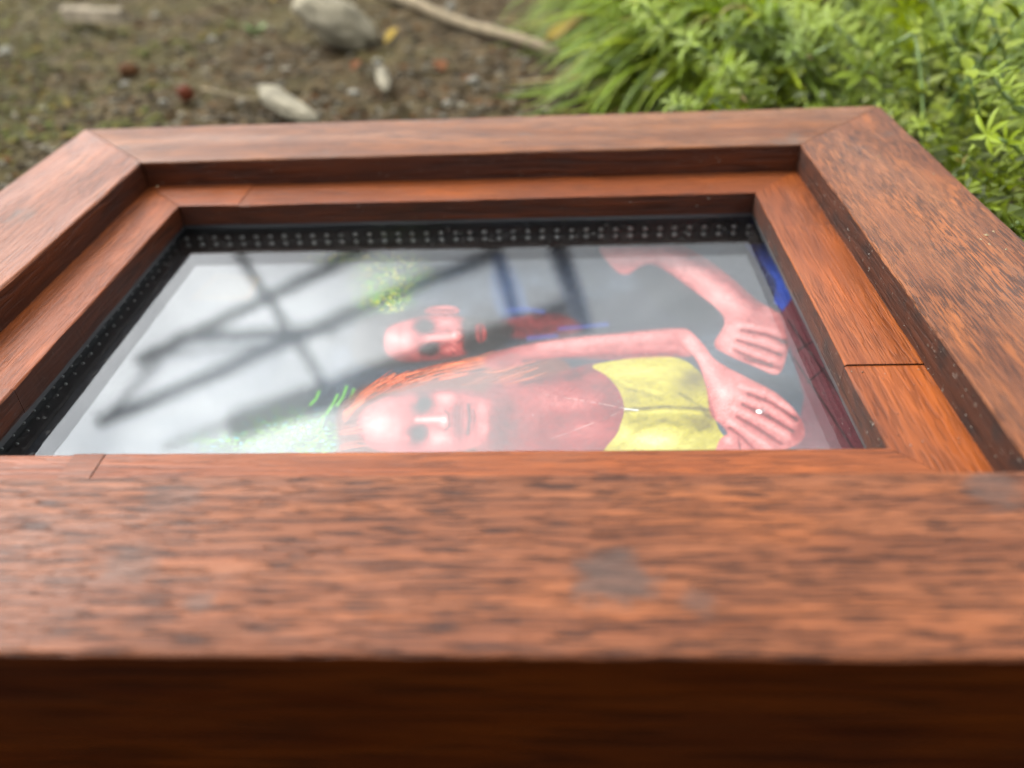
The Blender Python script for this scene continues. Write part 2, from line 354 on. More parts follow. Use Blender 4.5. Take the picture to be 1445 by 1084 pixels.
def slab(name, x0, x1, y0, y1, z0, z1, m, parent):
    v = [(x, y, z) for z in (z0, z1) for y in (y0, y1) for x in (x0, x1)]
    f = [(0, 2, 3, 1), (4, 5, 7, 6), (0, 1, 5, 4), (2, 6, 7, 3), (0, 4, 6, 2), (1, 3, 7, 5)]
    return link(name, mesh(name, v, f, m), parent)
slab('glass_pane', W1 - .002, W - W1 + .002, W1 - .002, D - W1 + .002, ZG - .003, ZG, M_glass, frame)
slab('backing_board', W1 - .0045, W - W1 + .0045, W1 - .0045, D - W1 + .0045, ZP - .006, ZP - .0008, M_back, frame)

# ------------------------------------------------------------------ the printed photograph under the glass
def build_print():
    x0, x1, y0, y1 = INS - SET - .005, W - INS + SET + .005, INS - SET - .005, D - INS + SET + .005
    nx, ny = 860, 640
    X, Y = np.meshgrid(np.linspace(x0, x1, nx), np.linspace(y0, y1, ny))
    # where each point of the sheet was measured in the photograph
    Mi = np.array(CM.transposed()); q = np.stack([X - CL.x, Y - CL.y, np.full_like(X, ZP - CL.z)], -1) @ Mi.T
    U = 722.5 + FPX * q[..., 0] / -q[..., 2]; V = 542 - FPX * q[..., 1] / -q[..., 2]
    rng = np.random.default_rng(3)
    def vnoise(sx, sy, seed):
        g = np.random.default_rng(seed).random((210, 410)); u = np.abs(U / sx) % 408; v = np.abs(V / sy) % 208
        iu, iv = u.astype(int), v.astype(int); fu, fv = u - iu, v - iv; fu = fu * fu * (3 - 2 * fu); fv = fv * fv * (3 - 2 * fv)
        return (g[iv, iu] * (1 - fu) + g[iv, iu + 1] * fu) * (1 - fv) + (g[iv + 1, iu] * (1 - fu) + g[iv + 1, iu + 1] * fu) * fv
    img = np.zeros((ny, nx, 3)) + np.array([.018, .023, .032])
    n1 = vnoise(40, 20, 1); n2 = vnoise(9, 5, 2); n3 = vnoise(3.2, 2.2, 3)
    img *= (.55 + .9 * n1 * (.6 + .8 * n2))[..., None]
    def smooth(pts, k=6):
        P = np.array(pts, float); n = len(P); out = []
        for i in range(n):
            a, b, c, d = P[i - 1], P[i], P[(i + 1) % n], P[(i + 2) % n]
            for t in np.linspace(0, 1, k, endpoint=False):
                out.append(.5 * (2 * b + (c - a) * t + (2 * a - 5 * b + 4 * c - d) * t * t + (3 * b - a - 3 * c + d) * t ** 3))
        return np.array(out)
    def pmask(pts, soft, sm=True):
        P = smooth(pts) if sm else np.array(pts, float)
        m = soft * 2 + 2
        sel = (U > P[:, 0].min() - m) & (U < P[:, 0].max() + m) & (V > P[:, 1].min() - m) & (V < P[:, 1].max() + m)
        out = np.zeros_like(U)
        if not sel.any(): return out
        u = U[sel]; v = V[sel]; ins = np.zeros(u.shape, bool); dist = np.full(u.shape, 1e9)
        for i in range(len(P)):
            a = P[i - 1]; b = P[i]; d = b - a; L2 = d @ d + 1e-12
            t = np.clip(((u - a[0]) * d[0] + (v - a[1]) * d[1]) / L2, 0, 1)
            dist = np.minimum(dist, (u - a[0] - t * d[0]) ** 2 + (v - a[1] - t * d[1]) ** 2)
            if a[1] != b[1]:
                c = ((a[1] > v) != (b[1] > v)) & (u < (b[0] - a[0]) * (v - a[1]) / (b[1] - a[1]) + a[0]); ins ^= c
        sdist = np.sqrt(dist) * np.where(ins, 1, -1)
        x = np.clip(sdist / (1.3 * soft) + .5, 0, 1); out[sel] = x * x * (3 - 2 * x); return out
    def put(m, col, op=1.0):
        nonlocal img
        k = np.clip(m * op, 0, 1)[..., None]; img = img * (1 - k) + np.array(col) * k
    def poly(pts, col, soft=2.0, op=1.0, sm=True): put(pmask(pts, soft, sm), col, op)
    def blob(cx, cy_, rx, ry, col, op=1.0, ang=0.0, hard=1.0):
        c, s = math.cos(R(ang)), math.sin(R(ang)); du, dv = U - cx, V - cy_
        e = ((du * c + dv * s) / rx) ** 2 + ((-du * s + dv * c) / ry) ** 2
        put(np.exp(-e ** hard * 1.0), col, op)
    def line(pts, wd, col, op=1.0):
        dist = np.full(U.shape, 1e9)
        for (a, b) in zip(pts[:-1], pts[1:]):
            a = np.array(a, float); b = np.array(b, float); d = b - a; t = np.clip(((U - a[0]) * d[0] + (V - a[1]) * d[1]) / (d @ d), 0, 1)
            dist = np.minimum(dist, np.hypot(U - a[0] - t * d[0], V - a[1] - t * d[1]))
        put(np.exp(-(dist / wd) ** 2), col, op)
    def ramp(Lm, stops):
        xs = [a for a, _ in stops]; return np.stack([np.interp(Lm, xs, [c[k] for _, c in stops]) for k in range(3)], -1)
    SKIN = [(0, (.006, .003, .003)), (.2, (.045, .006, .006)), (.42, (.150, .018, .017)), (.62, (.28, .080, .074)), (.82, (.38, .165, .155)), (1.05, (.48, .29, .27))]
    YELLOW = [(0, (.020, .014, .002)), (.3, (.085, .064, .005)), (.55, (.20, .165, .008)), (.8, (.31, .28, .06)), (1.05, (.46, .45, .24))]
    tex = (vnoise(2.1, 1.7, 12) - .5) * .05 + (vnoise(7, 5, 13) - .5) * .08 + (vnoise(24, 14, 14) - .5) * .08
    def light(base, feats):
        Lm = base + tex
        for f in feats:
            if f[0] == 'b':
                _, cx, cy_, rx, ry, dl, *rest = f; ang = rest[0] if rest else 0; pw = rest[1] if len(rest) > 1 else 1
                c, sn = math.cos(R(ang)), math.sin(R(ang)); du, dv = U - cx, V - cy_
                Lm = Lm + dl * np.exp(-(((du * c + dv * sn) / rx) ** 2 + ((-du * sn + dv * c) / ry) ** 2) ** pw)
            else:
                _, pts, wd, dl = f; dist = np.full(U.shape, 1e9)
                for (a, b) in zip(pts[:-1], pts[1:]):
                    a = np.array(a, float); b = np.array(b, float); d = b - a; t = np.clip(((U - a[0]) * d[0] + (V - a[1]) * d[1]) / (d @ d), 0, 1)
                    dist = np.minimum(dist, np.hypot(U - a[0] - t * d[0], V - a[1] - t * d[1]))
                Lm = Lm + dl * np.exp(-(dist / wd) ** 2)
        return np.clip(Lm, 0, 1.05)
    def shaded(pts, soft, base, feats, stops=SKIN, op=1.0):
        nonlocal img
        k = (pmask(pts, soft) * op)[..., None]; img = img * (1 - k) + ramp(light(base, feats), stops) * k
    # pavement and planting behind the couple, plus the painted reflection of the bars
    poly([(60, 640), (270, 365), (560, 352), (560, 420), (480, 470), (440, 560), (420, 640)], (.050, .054, .060), 20, .7)
    poly([(267, 423), (303, 387), (368, 391), (352, 423)], (.12, .085, .05), 3, .6, False); poly([(278, 419), (308, 391), (360, 394), (347, 419)], (.055, .055, .055), 3, .9, False)
    poly([(228, 500), (262, 474), (470, 466), (410, 486), (380, 548), (150, 590)], (.018, .024, .036), 8, .5, False)  # dark shape of the mirrored bars, reflection painted into the sheet
    for (cx, cy_, rx, ry) in ((540, 400, 34, 40), (560, 380, 40, 22), (480, 362, 50, 8), (552, 428, 24, 14), (415, 610, 52, 26), (445, 628, 40, 18), (330, 624, 50, 12)):
        m = np.exp(-(((U - cx) / rx) ** 2 + ((V - cy_) / ry) ** 2) ** 1.2); put(m * np.clip(n2 * 1.6 - .2, 0, 1) * (.4 + .6 * n3), (.030, .080, .012), .95)
        put(m * np.clip((vnoise(4, 3, 30) - .58) * 5, 0, 1), (.085, .190, .026), .85)
        if cx > 470: put(m * np.clip((vnoise(3, 2.4, 31) - .66) * 6, 0, 1), (.30, .26, .03), .9)
        else: put(m * np.clip((vnoise(4, 3, 32) - .72) * 6, 0, 1), (.10, .26, .32), .85)
    for a in ([(476, 558), (470, 570), (461, 584)], [(489, 546), (484, 560), (476, 572)], [(450, 553), (446, 563), (438, 571)], [(456, 588), (453, 600), (446, 611)], [(499, 550), (494, 566)]): line(a, 2.2, (.070, .200, .030), .9)
    # man in dark clothes, cap and beard, plus the painted reflection of the post
    poly([(660, 440), (700, 425), (760, 405), (860, 420), (960, 378), (1090, 345), (1130, 420), (1060, 430), (1000, 470), (780, 500), (660, 510)], (.010, .011, .016), 14, .95)
    poly([(895, 385), (925, 378), (975, 405), (1012, 440), (990, 456), (940, 440)], (.007, .008, .010), 8, .8)
    poly([(760, 345), (810, 345), (836, 455), (812, 460), (788, 410)], (.016, .021, .034), 4, .85, False)  # dark slab of the mirrored post, reflection painted into the sheet
    poly([(697, 360), (724, 372), (745, 442), (708, 448), (692, 405)], (.016, .030, .070), 8, .8)
    poly([(496, 480), (510, 452), (560, 440), (640, 436), (660, 505), (600, 514), (535, 520), (500, 508)], (.012, .011, .012), 9, .96)
    for k in range(40): x0_ = rng.uniform(498, 548); y0_ = rng.uniform(455, 512); line([(x0_, y0_), (x0_ + 9, y0_ + 4)], .7, (.045, .042, .042), .4)
    shaded([(705, 456), (740, 445), (790, 444), (822, 462), (800, 474), (745, 478), (712, 472)], 8, .24, [('b', 770, 456, 40, 7, .08)], op=.8)
    shaded([(542, 482), (549, 462), (580, 451), (612, 445), (648, 447), (662, 458), (664, 490), (650, 502), (600, 509), (566, 509), (547, 500)], 6, .42, [
        ('b', 553, 478, 13, 13, .34), ('b', 573, 478, 10, 13, .30), ('l', [(564, 466), (566, 494)], 2.5, -.07), ('b', 590, 455, 18, 5, .10), ('l', [(556, 504), (600, 508), (640, 500)], 5, -.14),
        ('b', 598, 460, 15, 10.5, -.52, 8, 1.6), ('b', 606, 493, 15.5, 9.5, -.52, -8, 1.6), ('b', 592, 460, 4, 5, .06), ('b', 601, 493, 3, 3, .05), ('b', 620, 459, 7, 7, .05), ('b', 624, 494, 6, 6, -.02),
        ('l', [(604, 478), (622, 476), (638, 475)], 4.5, .26), ('b', 645, 474, 7, 9, .20), ('b', 640, 472, 3, 3, .16), ('l', [(610, 484), (634, 486)], 2.5, -.10), ('l', [(612, 469), (632, 467)], 2.5, -.08),
        ('b', 631, 456, 12, 7, .20), ('b', 636, 492, 12, 8, .18), ('l', [(625, 487), (634, 491), (640, 499)], 1.5, -.16), ('l', [(630, 484), (641, 489), (648, 497)], 1.3, -.12), ('l', [(646, 464), (652, 470)], 1.6, -.22), ('l', [(646, 484), (652, 479)], 1.6, -.22), ('b', 662, 472, 8, 22, -.34)])
    k_ = pmask([(652, 452), (674, 448), (704, 453), (726, 466), (706, 490), (676, 498), (655, 497), (654, 474)], 8); put(k_, (.009, .007, .007), .94)
    for q in range(120):
        x0_ = rng.uniform(654, 712); y0_ = rng.uniform(452, 494); line([(x0_, y0_), (x0_ + rng.uniform(4, 8), y0_ + rng.uniform(-2, 2))], .6, ((.045, .036, .034), (.004, .003, .003))[q % 2], .45)
    shaded([(671, 460), (680, 457), (686, 466), (686, 478), (678, 484), (672, 478)], 3, .34, [('l', [(678, 459), (679, 482)], 1.6, -.22), ('b', 683, 468, 3, 6, .12)], op=.85)
    shaded([(600, 441), (606, 434), (628, 431), (646, 435), (645, 442), (620, 443)], 4, .46, [('l', [(610, 438), (640, 438)], 1.8, -.2), ('b', 630, 434, 12, 2, .15)], op=.9)
    for a in ([(716, 438), (742, 436), (766, 440)], [(790, 464), (822, 461), (856, 458)], [(746, 477), (785, 474)]): line(a, 3.4, (.030, .050, .20), .42)
    # man's bare forearm and fist
    shaded([(846, 352), (862, 345), (934, 340), (976, 353), (1025, 387), (1067, 423), (1104, 446), (1116, 470), (1112, 494), (1098, 528), (1064, 517), (1025, 500), (1008, 485), (1022, 449), (976, 408), (920, 373), (885, 387), (866, 379)], 4, .53, [
        ('l', [(868, 364), (930, 358), (985, 390), (1040, 436)], 12, .20), ('l', [(900, 344), (960, 350), (1020, 388), (1070, 430)], 9, -.20), ('l', [(890, 384), (925, 372), (978, 408)], 4, -.12), ('b', 855, 356, 10, 12, .16), ('b', 1010, 420, 16, 12, .08),
        ('b', 1034, 464, 12, 9, .22), ('b', 1024, 480, 9, 8, .18), ('b', 1030, 494, 9, 5, .12),
        ('l', [(1042, 458), (1078, 463), (1108, 474)], 4.5, .16), ('l', [(1038, 474), (1074, 482), (1104, 492)], 4.5, .18), ('l', [(1034, 487), (1062, 497), (1092, 508)], 4.0, .16), ('l', [(1066, 518), (1096, 524)], 4, .14),
        ('l', [(1046, 466), (1080, 472), (1110, 484)], 2.6, -.24), ('l', [(1040, 480), (1072, 490), (1102, 501)], 2.6, -.25), ('l', [(1036, 494), (1060, 505), (1088, 515)], 2.6, -.22), ('l', [(1050, 506), (1075, 514), (1100, 520)], 2.7, -.2),
        ('b', 1112, 484, 12, 26, -.22), ('b', 1066, 459, 2, 4, -.08), ('b', 1064, 478, 2, 4, -.08)])
    # blue and red cloth, deck boards at the right
    poly([(1098, 430), (1130, 400), (1260, 640), (1120, 640), (1135, 560)], (.070, .015, .020), 5, .95, False)
    for a in ([(1112, 452), (1250, 650)], [(1120, 505), (1215, 650)], [(1125, 495), (1150, 480)], [(1140, 540), (1180, 505)]): line(a, 1.8, (.006, .003, .004), .9)
    poly([(1044, 336), (1082, 330), (1124, 412), (1104, 440), (1092, 425), (1096, 396), (1060, 357)], (.016, .036, .20), 3, 1, False); line([(1068, 345), (1104, 410)], 5, (.026, .058, .30), .5); line([(1058, 345), (1098, 418)], 4, (.008, .018, .09), .5)
    # woman: long red hair, face, chest, yellow top
    poly([(474, 596), (482, 572), (509, 548), (545, 534), (592, 520), (640, 509), (715, 496), (775, 500), (805, 522), (760, 547), (720, 562), (700, 602), (695, 650), (490, 650), (478, 624)], (.060, .016, .009), 7, .97)
    shaded([(690, 545), (760, 534), (845, 513), (862, 530), (882, 560), (886, 580), (874, 650), (684, 650)], 9, .33, [('b', 790, 562, 60, 16, .12), ('b', 830, 606, 34, 20, .13), ('l', [(735, 540), (800, 532), (848, 520)], 6, -.10), ('b', 710, 600, 22, 40, -.12), ('b', 862, 560, 12, 18, -.08), ('l', [(770, 576), (840, 566)], 8, .05)])
    shaded([(503, 600), (513, 579), (555, 557), (598, 551), (640, 549), (685, 558), (699, 590), (693, 615), (672, 630), (630, 640), (545, 638), (512, 623)], 5, .43, [
        ('b', 530, 598, 24, 20, .25), ('b', 552, 604, 22, 22, .12), ('b', 548, 574, 20, 8, .06),
        ('b', 597, 570, 16, 14, -.42, -20, 1.5), ('b', 590, 612, 18, 14, -.42, 5, 1.5), ('b', 602, 569, 7, 6, -.16), ('b', 592, 611, 8, 7, -.16), ('b', 587, 566, 4, 6, .22, 20), ('b', 575, 619, 5, 4, .22), ('b', 600, 572, 1.6, 1.6, .2), ('b', 589, 612, 1.6, 1.6, .2), ('l', [(607, 580), (610, 570), (606, 560)], 1.6, .10), ('l', [(607, 621), (609, 611), (604, 602)], 1.6, .10),
        ('l', [(589, 593), (612, 592), (626, 592)], 4.2, .34), ('b', 627, 594, 6, 8, .22), ('l', [(628, 580), (633, 585), (634, 602), (629, 606)], 1.6, -.28), ('l', [(618, 603), (627, 608)], 2, -.15),
        ('b', 628, 562, 17, 9, .22), ('b', 620, 617, 19, 11, .28), ('b', 646, 590, 10, 34, -.20, 0, 1.6), ('l', [(661, 572), (663, 592), (660, 613)], 2.4, -.30), ('b', 670, 590, 5, 15, -.06), ('l', [(668, 578), (670, 592), (667, 606)], 1.4, -.16), ('b', 680, 578, 10, 13, .18), ('b', 682, 604, 9, 10, .14),
        ('l', [(556, 557), (600, 552), (640, 550), (684, 559)], 5, -.16), ('b', 696, 600, 8, 34, -.20), ('l', [(508, 584), (503, 600), (512, 622)], 4, -.16)])
    # hair strands: along the crown and across the shoulder
    for k in range(330):
        t = rng.random() ** 1.3; x0_ = 482 + 250 * t; edge = np.interp(x0_, [482, 486, 510, 545, 592, 640, 735], [592, 580, 552, 537, 522, 512, 497]); dpt = rng.random() ** 1.6 * (22 if t > .12 else 12)
        yc = edge + dpt; sl = np.interp(x0_, [482, 510, 545, 592, 735], [-1.1, -.75, -.36, -.26, -.14])
        cc = ((.36, .060, .022), (.22, .036, .014), (.10, .020, .010), (.46, .12, .050), (.010, .006, .005))[int(rng.integers(0, 5))]
        ln_ = rng.uniform(14, 46); line([(x0_, yc), (x0_ + ln_ * .5, yc + sl * ln_ * .5 + rng.uniform(-1, 1)), (x0_ + ln_, yc + sl * ln_ * .92 + rng.uniform(-2, 2))], rng.uniform(.5, .9), cc, .6 if dpt < 12 else .55)
    for k in range(26):
        a0 = rng.uniform(596, 640); o = rng.uniform(0, 16); line([(479 + o * .5, a0), (490 + o, a0 - 3), (503 + o, a0 + rng.uniform(-7, 1))], rng.uniform(.5, .9), ((.36, .06, .03), (.16, .03, .015), (.010, .006, .005))[k % 3], .55)
    for k in range(60):
        x0_ = rng.uniform(650, 740); y0_ = rng.uniform(505, 548); ln_ = rng.uniform(20, 50); line([(x0_, y0_), (x0_ + ln_ * .5, y0_ - ln_ * .10), (x0_ + ln_, y0_ - ln_ * .28)], rng.uniform(.5, .9), ((.30, .07, .03), (.14, .03, .015), (.010, .006, .005))[k % 3], .5)
    shaded([(836, 517), (861, 510), (920, 502), (955, 505), (976, 515), (994, 536), (1004, 574), (1014, 605), (1034, 650), (860, 650), (872, 610), (881, 578), (873, 550), (854, 529)], 3, .54, [
        ('b', 915, 524, 44, 9, .12), ('b', 978, 536, 22, 18, -.30), ('b', 925, 622, 40, 16, .34), ('b', 985, 592, 28, 11, -.22), ('b', 892, 562, 14, 16, -.10), ('b', 880, 610, 10, 16, .14), ('l', [(850, 524), (880, 546), (932, 562)], 4, -.10), ('l', [(848, 521), (878, 541), (930, 556)], 3, .10),
        ('l', [(884, 579), (940, 574), (1002, 578)], 3, -.22), ('l', [(890, 584), (940, 580), (990, 584)], 3, .12), ('l', [(884, 598), (920, 590), (958, 600)], 4, -.10), ('l', [(960, 556), (988, 574), (1003, 590)], 3.5, -.14), ('l', [(872, 632), (900, 606), (940, 592)], 4, -.12), ('l', [(950, 640), (975, 610), (1000, 602)], 5, -.12), ('l', [(870, 530), (920, 522)], 3, .08)], YELLOW)
    # her arms and hands, ring, necklace
    shaded([(690, 501), (780, 480), (860, 472), (950, 464), (974, 470), (976, 500), (955, 503), (860, 507), (780, 506), (700, 521)], 6, .49, [('l', [(760, 488), (860, 480), (950, 472)], 7, .18), ('l', [(740, 510), (860, 503), (955, 500)], 5, -.20), ('b', 710, 508, 30, 16, -.16)], op=.95)
    shaded([(948, 470), (970, 466), (992, 486), (1012, 510), (1060, 536), (1098, 557), (1128, 588), (1134, 618), (1104, 636), (1046, 644), (1023, 605), (1003, 585), (996, 546), (982, 508), (961, 487)], 4, .55, [
        ('l', [(972, 480), (998, 518), (1018, 555)], 9, .18), ('l', [(958, 486), (984, 515), (996, 560), (1006, 588)], 5, -.18), ('b', 1028, 556, 18, 14, .20), ('b', 1022, 580, 14, 12, .16), ('b', 1034, 596, 9, 7, .10),
        ('l', [(1046, 546), (1086, 558), (1120, 582)], 4.5, .16), ('l', [(1044, 561), (1082, 575), (1122, 600)], 4.5, .18), ('l', [(1036, 577), (1070, 592), (1112, 616)], 4.5, .18), ('l', [(1028, 594), (1054, 610), (1086, 632)], 4.5, .16),
        ('l', [(1056, 556), (1088, 568), (1124, 592)], 2.7, -.24), ('l', [(1048, 571), (1080, 586), (1118, 608)], 2.7, -.25), ('l', [(1040, 588), (1064, 602), (1102, 626)], 2.7, -.24), ('l', [(1030, 604), (1048, 618), (1066, 636)], 2.7, -.2),
        ('b', 1126, 604, 12, 26, -.20), ('b', 1080, 560, 2.5, 5, -.08), ('b', 1076, 577, 2.5, 5, -.08)])
    shaded([(1010, 650), (1013, 626), (1022, 615), (1034, 612), (1043, 622), (1044, 650)], 3, .56, [('b', 1028, 622, 7, 6, .22), ('l', [(1043, 618), (1046, 640)], 2, -.35)])
    blob(1071, 581, 4.5, 2.8, (.62, .62, .60), 1, 15, 3); blob(1077, 579, 3, 2.5, (.16, .15, .15), .7)
    for a in ([(766, 556), (800, 562), (845, 569), (884, 577)], [(776, 620), (812, 607), (850, 592), (884, 578)]):
        dist_n = vnoise(3, 2, 40); keep = img.copy(); line(a, .5, (.28, .22, .20), .6); img = np.where((dist_n > .42)[..., None], img, keep)
    line([(882, 577), (900, 579)], 1.2, (.36, .36, .33), .8)
    # paper edge along the top of the sheet
    img *= (.82 + .36 * n3 * .5 + .1 * n2)[..., None] * .88 * (.80 + .4 * vnoise(1.3, 1.1, 9))[..., None]
    v = np.stack([X.ravel(), Y.ravel(), np.full(X.size, ZP)], -1)
    idx = np.arange(nx * ny).reshape(ny, nx); f = np.stack([idx[:-1, :-1], idx[:-1, 1:], idx[1:, 1:], idx[1:, :-1]], -1).reshape(-1, 4)
    me = bpy.data.meshes.new('photo_print'); me.vertices.add(len(v)); me.vertices.foreach_set('co', v.astype(np.float32).ravel())
    me.loops.add(f.size); me.loops.foreach_set('vertex_index', f.astype(np.int32).ravel())
    me.polygons.add(len(f)); me.polygons.foreach_set('loop_start', np.arange(0, f.size, 4, dtype=np.int32)); me.update(calc_edges=True)
    set_tint(me, np.clip(img, 0, 1).reshape(-1, 3)); me.materials.append(attr_material('photographic_paper', .45, .25))
    link('photo_print', me, frame)['label'] = 'colour photograph of a couple, the woman in a yellow top with long red hair'
build_print()

# ------------------------------------------------------------------ things lying on the soil
def rock_mesh(name, size, seed, m, sub=3, amp=.22, fine=.05, flat=0.0):
    bm = bmesh.new(); bmesh.ops.create_icosphere(bm, subdivisions=sub, radius=1)
    for v in bm.verts:
        p = v.co.copy(); q = p * 1.1 + Vector((seed * 7.3, seed * 3.1, seed))
        k = 1 + amp * mnoise.noise(q) + amp * .5 * mnoise.noise(q * 2.3) + fine * mnoise.noise(q * 6)
        c = p * k
        if flat: c.z = max(-flat, min(flat, c.z))
        v.co = Vector((c.x * size[0], c.y * size[1], c.z * size[2]))
    me = bpy.data.meshes.new(name); bm.to_mesh(me); bm.free(); me.materials.append(m)
    me.polygons.foreach_set('use_smooth', [True] * len(me.polygons)); return me
def span(p, q):                   # ground points of two pixels: centre, length, heading
    a, b = at(*p), at(*q); d = b - a; return (a + b) / 2, d.length, math.atan2(d.y, d.x)
M_stone = simple('pale_stone', (.135, .118, .082), .85, .08, .35, 70, .5)
M_stone2 = simple('grey_stone', (.100, .088, .062), .85, .08, .35, 90, .5)
M_bark = simple('weathered_wood_chip', (.135, .110, .076), .85, .08, .35, 120, .5)
M_stick = simple('dry_stick', (.115, .090, .056), .85, .08, .3, 80, .4)
M_nut = simple('brown_seed', (.045, .020, .008), .8, .05, .3, 200, .2)
M_berry = simple('dark_red_berry', (.055, .014, .006), .75, .06, .3, 90)
M_dleaf = simple('dead_leaf', (.060, .024, .010), .85, .04, .3, 120, .3)
M_yleaf = simple('yellow_leaf', (.15, .10, .015), .7, .05, .2, 120)
M_white = simple('white_pebble', (.12, .112, .09), .8, .1, .15, 120)
def place(name, me, loc, label, cat, rz=0, rx=0, ry=0, group=None):
    o = link(name, me, None, loc); o.rotation_euler = (rx, ry, rz); return tag(o, label, cat, group)

o = place('stone', rock_mesh('stone', (.035, .022, .0175), 4, M_stone, 4, .30, .12), at(474, 58) + Vector((0, .004, .017)), 'pale rough stone, the largest one on the soil, propped above its shadow', 'stone', R(-14), R(-8), R(24))
c, l, h = span((378, 144), (440, 188))
place('stone', rock_mesh('stone', (l * .58, l * .10, l * .085), 9, M_stone2, 4, .25, .09, .75), c + Vector((0, 0, .008)), 'narrow flat grey stone close behind the far rail of the frame', 'stone', h, R(-12))
c, l, h = span((538, 98), (546, 138))
place('stone', rock_mesh('stone', (l * .42, .0048, .004), 12, M_stone2, 3, .3), c + Vector((0, 0, .004)), 'thin upright grey stone just below the largest pale stone', 'stone', h)
c, l, h = span((98, 36), (184, 48))
def chip_mesh(name, l, w_, t, seed, m):
    n = 14; v = []; f = []
    for i in range(n):
        u = i / (n - 1); x = (u - .5) * l; ww = w_ * (1 - .25 * abs(u - .5)) * (1 + .25 * mnoise.noise(Vector((u * 6, seed, 0)))); off = .2 * w_ * mnoise.noise(Vector((u * 2, seed, 5)))
        for sy, sz in ((-1, 0), (-.8, 1), (.1, 1.25), (.85, .9), (1, 0)): v.append((x, off + sy * ww / 2, sz * t * (1 + .2 * mnoise.noise(Vector((u * 9, sy, seed))))))
    for i in range(n - 1):
        for j in range(5): k = (j + 1) % 5; f.append((i * 5 + j, i * 5 + k, (i + 1) * 5 + k, (i + 1) * 5 + j))
    f += [tuple(range(5)), tuple((n - 1) * 5 + j for j in (4, 3, 2, 1, 0))]
    return mesh(name, v, f, m, False)
place('wood_chip', chip_mesh('wood_chip', l, .013, .010, 3, M_bark), c + Vector((0, 0, .008)), 'pale chip of weathered wood on the mossy soil at the upper left', 'wood chip', h, 0, R(-3))
def stick_mesh(name, pts, r, m, ns=7):
    v = []; f = []
    for i, p in enumerate(pts):
        rr = r * (1 - .35 * i / (len(pts) - 1)) * (1 + .15 * math.sin(i * 2.3))
        d = (pts[min(i + 1, len(pts) - 1)] - pts[max(0, i - 1)]).normalized(); a = d.cross(Vector((0, 0, 1))).normalized(); b = a.cross(d)
        for j in range(ns): th = 2 * math.pi * j / ns; v.append(p + a * rr * math.cos(th) + b * rr * math.sin(th))
    for i in range(len(pts) - 1):
        for j in range(ns): k = (j + 1) % ns; f.append((i * ns + j, i * ns + k, (i + 1) * ns + k, (i + 1) * ns + j))
    f += [tuple(range(ns))[::-1], tuple((len(pts) - 1) * ns + j for j in range(ns))]
    return mesh(name, v, f, m, True)
p0, p1 = at(530, -10, .007), at(790, 76, .007)
tag(link('dry_stick', stick_mesh('dry_stick', [p0.lerp(p1, t) + Vector((0, .004 * math.sin(t * 5), 0.002 * math.sin(t * 9))) for t in np.linspace(0, 1, 14)], .0062, M_stick)), 'long straight dry stick lying on soil beside the grass clump', 'stick')
p0, p1 = at(288, 136), at(368, 152)
tag(link('dry_stalk', stick_mesh('dry_stalk', [p0.lerp(p1, t) + Vector((0, .001 * math.sin(t * 7), .005)) for t in np.linspace(0, 1, 8)], .0010, M_stick)), 'thin dry stalk next to the dark red berry on the soil', 'stalk')
place('berry', rock_mesh('berry', (.0060, .0055, .0055), 2, M_berry, 3, .06, .02), at(266, 146) + Vector((0, 0, .007)), 'dark red berry on the soil left behind the far rail', 'berry')
place('seed_pod', rock_mesh('seed_pod', (.010, .006, .0055), 5, M_nut, 3, .2), at(184, 106) + Vector((0, 0, .004)), 'small brown seed pod lying in a hollow below the wood chip', 'seed pod', R(-20))
def leaf_mesh(name, l, w_, m, curl=.25, fold=.2, ns=7, seed=0):
    v = []; f = []
    for i in range(ns + 1):
        u = i / ns; ww = w_ * (math.sin(math.pi * min(1, u * .92 + .06)) ** .8) / 2; z = curl * l * math.sin(u * 2.2 + seed) * u
        y = u * l
        v += [(-ww, y, z + fold * ww), (0, y, z), (ww, y, z + fold * ww)]
    for i in range(ns):
        a = i * 3; f += [(a, a + 1, a + 4, a + 3), (a + 1, a + 2, a + 5, a + 4)]
    nv = len(v); v += [(x, y, z - .0005) for x, y, z in v]; f += [tuple(nv + k for k in q[::-1]) for q in list(f)]
    return mesh(name, v, f, m, True)
for px, py, L_, m, lab in ((108, 12, .016, M_dleaf, 'small orange brown dead leaf above the wood chip'), (338, 34, .026, M_dleaf, 'curled orange brown dead leaf left of the largest stone'),
                        (500, 112, .016, M_dleaf, 'reddish dead leaf fragment below the largest stone'), (624, 112, .018, M_dleaf, 'orange dead leaf fragment on bare soil right of the thin stone'),
                        (398, 10, .014, M_yleaf, 'small yellow leaf beside the upper end of the largest stone'), (545, 70, .015, M_yleaf, 'olive yellow leaf under the right end of the largest stone'),
                        (772, 66, .040, M_yleaf, 'yellowed dry leaf at the tip of the grass clump')):
    rr = random.Random(px); place('fallen_leaf', leaf_mesh('fallen_leaf', L_, L_ * .55, m, .3, .3, 7, rr.random()), at(px, py) + Vector((0, 0, .006)), lab, 'leaf', rr.uniform(0, 6.2), R(rr.uniform(-10, 25)), R(rr.uniform(-25, 25)), 'dead leaves scattered on the soil')
M_sprout = simple('pale_green_leaf', (.080, .115, .040), .6, .1, .2, 120)
sp = empty('seedling', at(366, 66), 'tiny pale green seedling growing from soil left of the largest stone', 'seedling')
for k in range(4):
    o = link('leaf', leaf_mesh('leaf', .014, .007, M_sprout, .3, .2), sp); o.matrix_parent_inverse = Matrix(); o.location = (0, 0, .008); o.rotation_euler = (R(25), 0, R(70 + k * 85))
st_ = link('stem', stick_mesh('stem', [Vector((0, 0, z)) for z in (-.004, .002, .009)], .0012, M_sprout), sp); st_.matrix_parent_inverse = Matrix()
